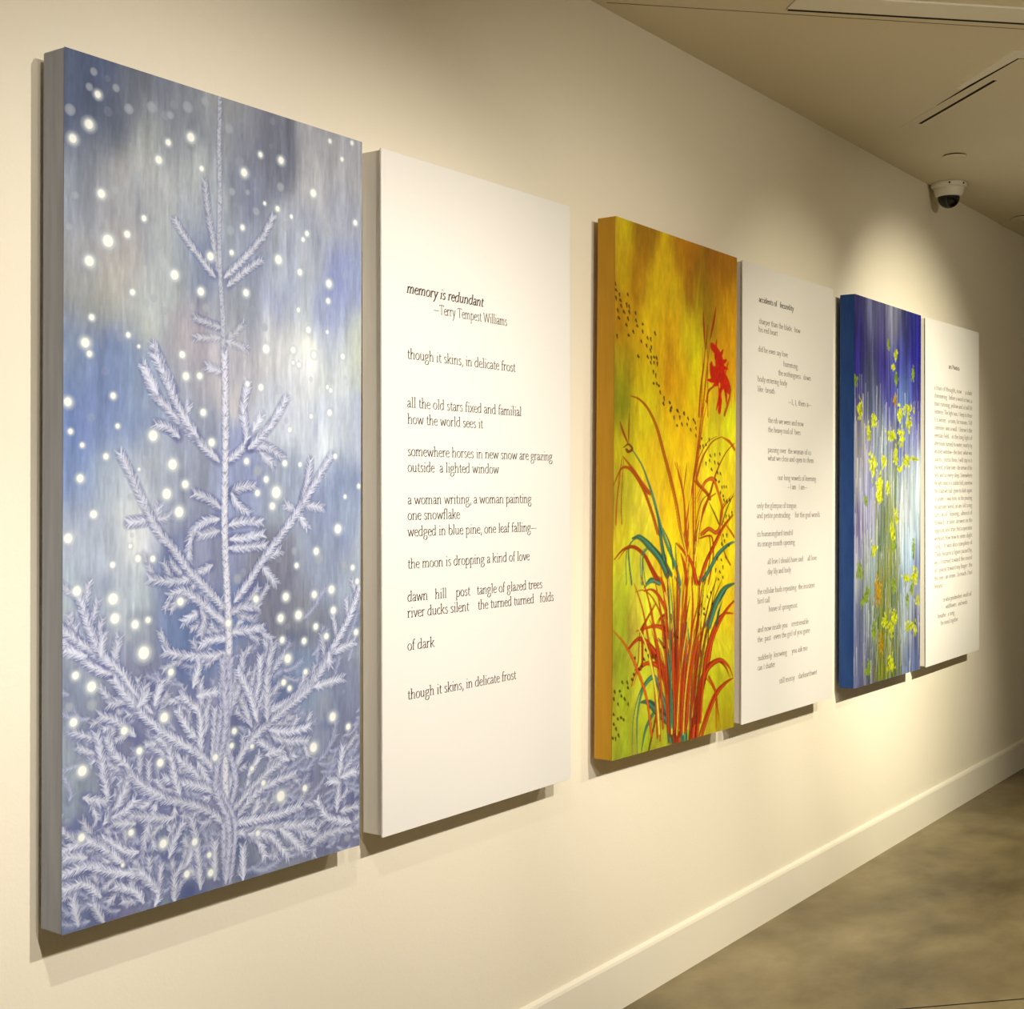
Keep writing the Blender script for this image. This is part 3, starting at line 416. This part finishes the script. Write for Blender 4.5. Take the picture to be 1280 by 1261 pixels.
c2.a *= GAIN2

# ---------------------------------------------------------------- painting 3: forsythia against blue rain
c3 = Canvas(200, 640, PW, PH)
c3.background(P3_BG, 52)
c3.a *= np.array([.58, .68, .72])
s1, s2 = c3.noise(16, 240, 3), c3.noise(40, 320, 2)
c3.a *= np.exp(.42*s1+.22*s2)[..., None]
for _ in range(900):
    x = rng.uniform(0, c3.W); y = rng.uniform(0, c3.H); L = rng.uniform(60, 300)
    base = c3.a[min(c3.ny-1, int(y/c3.dy)), min(c3.nx-1, int(x/c3.dx))].copy()
    lowm = y/c3.H < .78
    col = base*rng.choice([.45, .7, 1.5]) if (rng.uniform() < .8 or not lowm) else lin((206, 206, 214))
    c3.seg((x, y), (x+rng.normal(0, 6), y-L), rng.uniform(4, 13), 3, np.clip(col, 0, .8), rng.uniform(.15, .5), 1.4)
for _ in range(150):
    x0 = rng.normal(340, 95); y1 = rng.uniform(300, 1150); x1 = x0+rng.normal(30, 70)
    P = smooth_path([(x0, 5), ((x0+x1)/2+rng.normal(0, 20), y1*.5), (x1, y1)], 7)
    c3.path(P, rng.uniform(4, 9), lin([(74, 92, 30), (112, 124, 34), (50, 72, 44), (128, 122, 36)][rng.integers(4)]), .7, 1.1, (1, .5))
for _ in range(170):
    x = rng.uniform(0, c3.W); y = rng.uniform(120, c3.H*.8); L = rng.uniform(60, 220)
    c3.seg((x, y), (x+rng.normal(0, 3), y-L), rng.uniform(3, 6), 1.5, lin((196, 200, 214)), rng.uniform(.2, .6), 1.0)
SPC = [lin((176, 184, 26)), lin((112, 134, 40)), lin((160, 122, 18))]
for u, v, rx, ry, k in P3_SPOTS:
    x, y = u/1000*c3.W, v/1000*c3.H
    for _ in range(int(16+rx*ry/38)):
        px, py = x+rng.normal(0, rx*.5), y+rng.normal(0, ry*.48)
        a = rng.uniform(0, 6.28); L = rng.uniform(5, 14)
        c3.seg((px, py), (px+math.cos(a)*L, py+math.sin(a)*L), rng.uniform(9, 17), 5, SPC[k]*rng.uniform(.45, 1.25), .8)
for u, v, rx, ry, k in P3_SPOTS:
    x, y = u/1000*c3.W, v/1000*c3.H
    for _ in range(3):
        c3.seg((x+rng.normal(0, rx*.4), y+rng.normal(0, ry*.4)), (x+rng.normal(0, rx*.6), y+rng.normal(0, ry*.6)), 5, 4, lin((92, 110, 30)), .6)
c3.a *= GAIN3

# ---------------------------------------------------------------- hanging the panels
# per panel: left x, centre z (above the floor), lean at the top, in-plane turn; fitted to the hang seen in the photograph
FY = 1.9877
HANG = [(1.4662, EYE-.0008, .0035, -.0078), (2.2975, EYE-.003, .0001, -.0008), (3.2832, EYE+.0039, -.0114, -.0159),
        (4.0939, EYE-.0057, -.0015, -.0069), (5.068, EYE-.0026, -.005, -.0064), (5.9005, EYE-.0035, 0, .0065)]
m_cleat = material('cleat_wood', (.45, .36, .24), .7, .3, (30, (1, 1, 8), (.5, .41, .29), .3))
def hang(i, name, label, cat, t, group):
    x, z, lean, turn = HANG[i]
    # the piece hangs from a point at its bottom left front corner
    R = Matrix.Rotation(turn*-1.0, 4, 'Y') @ Matrix.Rotation(max(0, lean)/PH, 4, 'X')
    c0 = Vector((x+PW/2, FY, z)); off = R @ Vector((-PW/2, 0, -PH/2))
    o = empty(name, c0+off, label, cat, R.to_euler(), group)
    for z0 in (PH-.16, .10):
        obj('cleat', box(bmesh.new(), .12, PW-.12, t+.0003, WY-FY-.004, z0, z0+.05, .002, 1), m_cleat, o)
    return o
def painting(i, cv, label, edge_mat, face_mat, group):
    t = .0602
    o = hang(i, 'painting', label, 'painting', t, group)
    bm = bmesh.new(); box(bm, 0, PW, .0012, t, 0, PH, .0035, 3)
    obj('canvas_edge', bm, edge_mat, o)
    f = obj('canvas_face', cv.mesh('canvas_face'), face_mat, o, (.0, .0008, 0)); f.scale = (1, 1, 1)
    return o
m_e1 = material('edge_grey', (.26, .275, .33), .6, .3, (6, (9, 9, .7), (.34, .355, .41), .22), (60, .3, .001))
m_e2 = material('edge_ochre', (.45, .225, .006), .5, .35, (7, (8, 8, .8), (.54, .28, .008), .25), (60, .3, .001))
m_e3 = material('edge_blue', (.001, .034, .20), .5, .35, (7, (6, 6, 1.2), (.010, .058, .24), .25), (60, .3, .001))
GP = 'tall canvases along the gallery wall'
painting(0, c1, 'large painting of a frosted white fir tree in snowfall on blue grey', m_e1, pigment_material('pigment_snow', .42, .12, 60, .35), GP)
painting(2, c2, 'yellow painting with red lily and orange grasses, ochre edge', m_e2, pigment_material('pigment_lily', .42, .12, 50, .4), GP)
painting(4, c3, 'deep blue painting with yellow blossom sprays, dark blue edge', m_e3, pigment_material('pigment_blossom', .42, .12, 50, .4), GP)

# ---------------------------------------------------------------- an old-style serif drawn stroke by stroke (x-height = 1)
SER = .17
GL = {   # width, [strokes], serifs [(x, y, kind)]; a stroke is a list of points, 's' first = smooth; kinds: f foot, l left flag
 'a': (.92, ['s .14,.80 .30,.97 .52,1 .68,.86 .70,.6', '.70,.7 .70,.22', 's .70,.25 .76,.06 .92,.08', 's .70,.58 .45,.52 .2,.42 .12,.22 .22,.03 .42,.02 .60,.12 .70,.28'], []),
 'b': (1.08, ['.20,1.62 .20,.1', 's .20,.75 .40,.97 .62,1 .88,.82 .96,.48 .84,.14 .56,-.01 .34,.02 .20,.14'], [(.2, 1.58, 'l')]),
 'c': (.86, ['s .78,.84 .62,.98 .44,.98 .18,.78 .10,.46 .22,.14 .48,0 .66,.03 .80,.16'], []),
 'd': (1.12, ['.86,1.62 .86,.05', 's .86,.86 .66,1 .44,.97 .18,.76 .10,.44 .22,.12 .44,0 .66,.06 .86,.26'], [(.86, 1.58, 'l'), (.92, .04, 'r')]),
 'e': (.92, ['s .14,.50 .46,.56 .80,.62 .76,.84 .54,.99 .32,.92 .14,.70 .11,.42 .24,.12 .50,0 .70,.04 .84,.18'], []),
 'f': (.62, ['s .66,1.50 .52,1.62 .36,1.52 .28,1.3 .26,1.0', '.26,1.1 .26,0', '.06,.97 .58,.97'], [(.26, .03, 'f')]),
 'g': (1.02, ['s .46,1 .24,.92 .14,.70 .22,.48 .44,.38 .66,.46 .76,.70 .66,.92 .46,1', '.62,.94 .98,.97', 's .30,.42 .16,.24 .26,.10 .62,.06 .86,-.04 .90,-.26 .72,-.50 .40,-.58 .14,-.46 .10,-.24 .28,-.02'], []),
 'h': (1.16, ['.22,1.62 .22,0', 's .22,.66 .40,.90 .62,.99 .82,.90 .88,.66', '.88,.70 .88,0'], [(.22, 1.58, 'l'), (.22, .03, 'f'), (.88, .03, 'f')]),
 'i': (.56, ['.28,1 .28,0', '.28,1.40 .28,1.50'], [(.28, .97, 'l'), (.28, .03, 'f')]),
 'j': (.5, ['s .28,1 .28,.1 .24,-.3 .06,-.52', '.28,1.40 .28,1.50'], [(.28, .97, 'l')]),
 'k': (1.06, ['.22,1.62 .22,0', '.84,.96 .30,.46', '.42,.56 .90,.02'], [(.22, 1.58, 'l'), (.22, .03, 'f'), (.80, .97, 'f'), (.94, .03, 'f')]),
 'l': (.56, ['.28,1.62 .28,0'], [(.28, 1.58, 'l'), (.28, .03, 'f')]),
 'm': (1.72, ['.22,1 .22,0', 's .22,.66 .38,.90 .56,.99 .74,.90 .80,.66', '.80,.70 .80,0', 's .80,.66 .98,.90 1.16,.99 1.36,.90 1.42,.66', '1.42,.70 1.42,0'], [(.22, .97, 'l'), (.22, .03, 'f'), (.80, .03, 'f'), (1.42, .03, 'f')]),
 'n': (1.16, ['.22,1 .22,0', 's .22,.66 .40,.90 .62,.99 .82,.90 .88,.66', '.88,.70 .88,0'], [(.22, .97, 'l'), (.22, .03, 'f'), (.88, .03, 'f')]),
 'o': (1.06, ['s .53,1 .24,.86 .12,.50 .24,.14 .53,0 .82,.14 .94,.50 .82,.86 .53,1'], []),
 'p': (1.10, ['.22,1 .22,-.58', 's .22,.72 .40,.95 .62,1 .88,.82 .97,.50 .86,.16 .60,0 .38,.03 .22,.14'], [(.22, .97, 'l'), (.22, -.56, 'f')]),
 'r': (.78, ['.22,1 .22,0', 's .22,.66 .34,.88 .50,.98 .66,.98 .74,.88'], [(.22, .97, 'l'), (.22, .03, 'f')]),
 's': (.80, ['s .66,.84 .50,.99 .28,.95 .18,.76 .32,.58 .56,.46 .66,.26 .52,.04 .30,0 .12,.16'], []),
 't': (.66, ['s .30,1.30 .28,.8 .28,.25 .36,.04 .50,.02 .64,.10', '.06,.97 .60,.97'], []),
 'u': (1.14, ['.20,1 .20,.3', 's .20,.36 .26,.1 .46,.01 .66,.08 .84,.30', '.84,1 .84,.04'], [(.20, .97, 'l'), (.84, .97, 'l'), (.92, .04, 'r')]),
 'v': (1.00, ['.14,.98 .52,0', '.52,0 .88,.98'], [(.16, .97, 'f'), (.86, .97, 'f')]),
 'w': (1.54, ['.12,.98 .44,0', '.44,0 .76,.94', '.74,.98 1.08,0', '1.08,0 1.40,.98'], [(.14, .97, 'f'), (1.38, .97, 'f')]),
 'x': (1.00, ['.12,.98 .88,.0', '.14,.0 .84,.98'], [(.14, .97, 'f'), (.84, .97, 'f'), (.14, .03, 'f'), (.88, .03, 'f')]),
 'y': (1.00, ['.14,.98 .52,.06', 's .88,.98 .52,.0 .38,-.38 .22,-.56 .08,-.52'], [(.16, .97, 'f'), (.86, .97, 'f')]),
 'z': (.92, ['.12,.95 .80,.95', '.80,.95 .12,.05', '.12,.05 .84,.05'], []),
 'q': (1.10, ['.86,1 .86,-.58', 's .86,.86 .66,1 .44,.97 .18,.76 .10,.44 .22,.12 .44,0 .66,.06 .86,.26'], [(.86, -.56, 'f')]),
 'T': (1.36, ['.68,1.46 .68,0', '.10,1.46 1.26,1.46', '.10,1.48 .10,1.28', '1.26,1.48 1.26,1.28'], [(.68, .03, 'f')]),
 'W': (2.1, ['.12,1.46 .60,0', '.60,0 1.04,1.46', '1.04,1.46 1.50,0', '1.50,0 1.96,1.46'], [(.16, 1.44, 'f'), (1.90, 1.44, 'f')]),
 'I': (.70, ['.35,1.46 .35,0'], [(.35, 1.43, 'f'), (.35, .03, 'f')]),
 'A': (1.5, ['.12,0 .74,1.48', '.74,1.48 1.34,0', '.36,.52 1.10,.52'], [(.14, .03, 'f'), (1.34, .03, 'f')]),
 'P': (1.24, ['.26,1.46 .26,0', 's .26,1.44 .70,1.46 1.04,1.30 1.06,1.0 .84,.74 .46,.70'], [(.26, .03, 'f'), (.22, 1.43, 'f')]),
 'S': (1.0, ['s .84,1.26 .60,1.48 .30,1.40 .18,1.12 .38,.86 .72,.66 .86,.36 .66,.04 .34,0 .12,.24'], []),
 'B': (1.24, ['.26,1.46 .26,0', 's .26,1.44 .70,1.46 .98,1.28 .90,.92 .40,.78', 's .40,.78 .86,.76 1.10,.44 .90,.08 .26,.02'], []),
 ',': (.44, ['s .20,.14 .28,.04 .24,-.16 .12,-.30'], []),
 '.': (.44, ['.22,.12 .22,.02'], []),
 '-': (.64, ['.08,.48 .54,.48'], []),
 '\u2014': (1.7, ['.04,.5 1.62,.5'], []),
 ' ': (.56, [], []),
}
def nib(ang, bold):
    thick, thin = (.27, .115) if bold else (.185, .072)
    # vertical and falling strokes heavy, level and rising strokes light
    return thin+(thick-thin)*abs(math.cos(ang-math.radians(-72-90+90)))**1.3 if False else thin+(thick-thin)*abs(math.sin(ang+math.radians(18)))**1.3
def text_mesh(txt, u0, v0, u1, style, xh, name='text_line'):
    """the lettering of one line, as thin ink shapes lying on the board"""
    bold = 'b' in style; slant = .22 if 'i' in style else 0
    adv = sum(GL[ch][0] for ch in txt); sx = (u1-u0)*PW/(adv*xh)
    V, F = [], []
    def P(x, y): return ((pen+x+slant*y)*xh*sx, 0, y*xh)
    def quad(a, b_, c_, d):
        n = len(V); V.extend((a, b_, c_, d)); F.append((n, n+1, n+2, n+3))
    pen = 0
    for ch in txt:
        wd, strokes, serifs = GL[ch]
        for s_ in strokes:
            sm = s_.startswith('s '); pts = [tuple(float(t) for t in q.split(',')) for q in s_.replace('s ', '', 1).split()] if sm else [tuple(float(t) for t in q.split(',')) for q in s_.split()]
            if sm: pts = smooth_path(pts, 3)
            ring = []
            for i in range(len(pts)):
                a = pts[max(0, i-1)]; b_ = pts[min(len(pts)-1, i+1)]
                dx, dy = b_[0]-a[0], b_[1]-a[1]; L = math.hypot(dx, dy)+1e-9; ang = math.atan2(dy, dx)
                h = nib(ang, bold)/2
                if ch in '.' or (ch in 'ij' and pts[0][1] > 1.3): h = .12 if not bold else .15
                if ch == '-' or ch == '\u2014': h = .045
                ring.append((pts[i][0]-dy/L*h, pts[i][1]+dx/L*h, pts[i][0]+dy/L*h, pts[i][1]-dx/L*h))
            for r0, r1 in zip(ring, ring[1:]):
                quad(P(r0[0], r0[1]), P(r1[0], r1[1]), P(r1[2], r1[3]), P(r0[2], r0[3]))
        for x, y, k in serifs:
            t = .035 if not bold else .05
            l, r = {'f': (-SER-.04, SER+.04), 'l': (-SER-.06, .04), 'r': (0, SER)}[k]
            dy = -.07 if k == 'l' else 0
            quad(P(x+l, y-t+dy), P(x+r, y-t), P(x+r, y+t), P(x+l, y+t+dy*.6))
        pen += wd
    me = bpy.data.meshes.new(name); me.from_pydata(V, [], F); me.update()
    return me
m_board = material('poster_face', (.80, .785, .76), .38, .45, (3, (1, 1, 1), (.82, .80, .775), .3), (300, .03, .0005))
m_box = material('poster_box', (.62, .585, .53), .6, .3, (8, (6, 6, .6), (.68, .64, .58), .3), (80, .1, .001))
m_ink = material('printed_ink', (.055, .036, .028), .45, .4, (80, (1, 1, 1), (.07, .05, .04), .3))
m_ink2 = material('printed_ink_grey', (.17, .145, .115), .45, .4, (80, (1, 1, 1), (.13, .11, .09), .3))
def poster(i, lines, label, xh, ink, ink_head, group):
    t = .0602
    o = hang(i, 'poem_panel', label, 'text panel', t, group)
    bm = bmesh.new(); box(bm, .003, PW-.003, .0075, t, .003, PH-.003, .0015, 2)
    obj('backing_box', bm, m_box, o)
    bm = bmesh.new(); box(bm, .005, PW-.005, .0050, .0076, .005, PH-.005)
    obj('shadow_gap', bm, m_dark, o)
    bm = bmesh.new(); box(bm, 0, PW, 0, .0050, 0, PH, .0008, 2)
    obj('poster_board', bm, m_board, o)
    for k, (txt, u0, v0, u1, stl) in enumerate(lines):
        me = text_mesh(txt, u0, v0, u1, stl, xh)
        tag(obj('text_line', me, ink_head if 'b' in stl else ink, o, (u0*PW, -.0003, v0*PH)), kind='stuff')
    return o
GT = 'white poem panels along the gallery wall'
poster(1, TEXT1, 'white poem panel with large widely spaced lines beside the frosted tree painting', .0150, m_ink, m_ink, GT)
poster(3, TEXT2, 'white poem panel with staggered short lines beside the yellow painting', .0118, m_ink2, m_ink, GT)
poster(5, TEXT3, 'white poem panel with one dense text block beside the blue painting', .0125, m_ink2, m_ink, GT)

# ---------------------------------------------------------------- on the ceiling
m_white = material('white_plastic', (.78, .76, .68), .4, .5, (20, (1, 1, 1), (.82, .80, .72), .3))
m_joint = material('shallow_joint', (.16, .13, .08), .8, .1, (40, (1, 1, 1), (.20, .17, .11), .2))
m_frame = material('diffuser_paint', (.88, .85, .76), .5, .3, (4, (1, 1, 1), (.90, .87, .78), .3))
# dome security camera
d = empty('security_camera', (6.19, 1.983, CEIL), 'white dome security camera with black lens dome on ceiling by wall', 'camera')
obj('mount_ring', lathe(bmesh.new(), [(0, 0), (.074, 0), (.078, -.004), (.078, -.016), (.074, -.021), (.066, -.023), (0, -.023)]), m_white, d)
obj('camera_body', lathe(bmesh.new(), [(.064, -.020), (.066, -.026), (.063, -.045), (.057, -.058), (.050, -.062), (0, -.062)]), m_white, d)
m_dome = material('smoked_dome', (.002, .002, .0025), .04, .5, (10, (1, 1, 1), (.006, .006, .007), .3))
dome = obj('lens_dome', lathe(bmesh.new(), [(.048, -.060)]+[(.048*math.cos(a*math.pi/24), -.064-.048*math.sin(a*math.pi/24)) for a in range(0, 13)]), m_dome, d)
dome['label'] = 'glossy black lens dome'
for a in (200, 250):
    bm = bmesh.new(); lathe(bm, [(0, .0), (.004, .0), (.004, .003), (0, .0035)], 10)
    s_ = obj('screw', bm, m_dark, d); ar = math.radians(a); s_.location = (.0785*math.cos(ar), .0785*math.sin(ar), -.012); s_.rotation_euler = (0, math.pi/2, ar)
# concealed sprinkler cover plates: a disc hanging a few millimetres below a ring coloured near-black for the shade in the gap
def cover(x, y, r, label):
    s_ = empty('sprinkler_cover', (x, y, CEIL), label, 'sprinkler cover')
    obj('cover_gap_shade', lathe(bmesh.new(), [(0, 0), (r*.86, 0), (r*.86, -.006), (0, -.006)]), m_dark, s_)
    obj('cover_plate', lathe(bmesh.new(), [(0, -.0055), (r, -.0055), (r, -.0075), (r*.97, -.0085), (0, -.0085)]), m_ceil, s_)
cover(5.685, 1.80, .048, 'small round flush cover disc on ceiling in front of the dome camera')
cover(7.20, 1.90, .09, 'wider round flush cover disc on ceiling beyond the dome camera')
# linear diffusers set diagonally in the ceiling
def diffuser(x, y, deg, length, width, slots, label, lip=.006):
    s_ = empty('linear_diffuser', (x, y, CEIL), label, 'air diffuser', (0, 0, math.radians(deg)))
    bm = bmesh.new(); box(bm, 0, length, 0, width, -lip, 0, .0015, 2)
    obj('diffuser_frame', bm, m_frame, s_)
    for (x0, x1, y0, y1) in slots:
        bm = bmesh.new(); box(bm, x0, x1, y0, y1, -lip-.0006, -lip+.003)
        obj('slot', bm, m_dark, s_)
    return s_
# near one: runs from (3.68,1.64) toward (+x,-y)
diffuser(3.678, 1.646, -45, 1.3, -.118, [(0.0, 1.29, -.012, 0)], 'long white linear air diffuser with dark slot at top right of ceiling')
bm = bmesh.new(); box(bm, 0, 3.4, -.0018, .0018, -.0006, .004)
jo = obj('ceiling_joint', bm, m_joint, ceiling, (3.335, 2.04, CEIL)); jo.rotation_euler = (0, 0, math.radians(-44.3))

# far one: shorter, on the other diagonal, its near end dropped a little below the ceiling
s_ = empty('linear_diffuser', (5.125, 1.83, CEIL), 'short white linear air diffuser with thin dark slot on ceiling before the dome camera', 'air diffuser', (0, 0, math.radians(-135)))
obj('diffuser_frame', box(bmesh.new(), 0, .855, .001, .19, -.0015, 0), m_ceil, s_)
obj('slot', box(bmesh.new(), .064, .615, .045, .058, -.0022, -.0005), m_dark, s_)
def slab(name, top, z0, z1, mat):
    bm = bmesh.new(); lo = [bm.verts.new((x, y, z0 if x < .6 else z1)) for x, y in top]; hi = [bm.verts.new((x, y, 0)) for x, y in top]
    bm.faces.new(lo); bm.faces.new(hi[::-1]); n = len(top)
    for i in range(n): bm.faces.new((lo[i], hi[i], hi[(i+1) % n], lo[(i+1) % n]))
    bmesh.ops.recalc_face_normals(bm, faces=bm.faces); return obj(name, bm, mat, s_)
slab('lit_recess_band', [(.50, -.010), (.50, -.030), (.64, -.054), (.915, -.054), (.915, .19), (.864, .19), (.864, -.008)], -.002, -.008, m_frame)  # brighter paint stands in for the lit side of the recess
slab('gap_shade_strip', [(.30, .000), (.50, -.004), (.864, -.009), (.864, .19), (.856, .19), (.856, .001)], -.0018, -.0070, m_dark)  # near-black strip paints in the shade of the gap
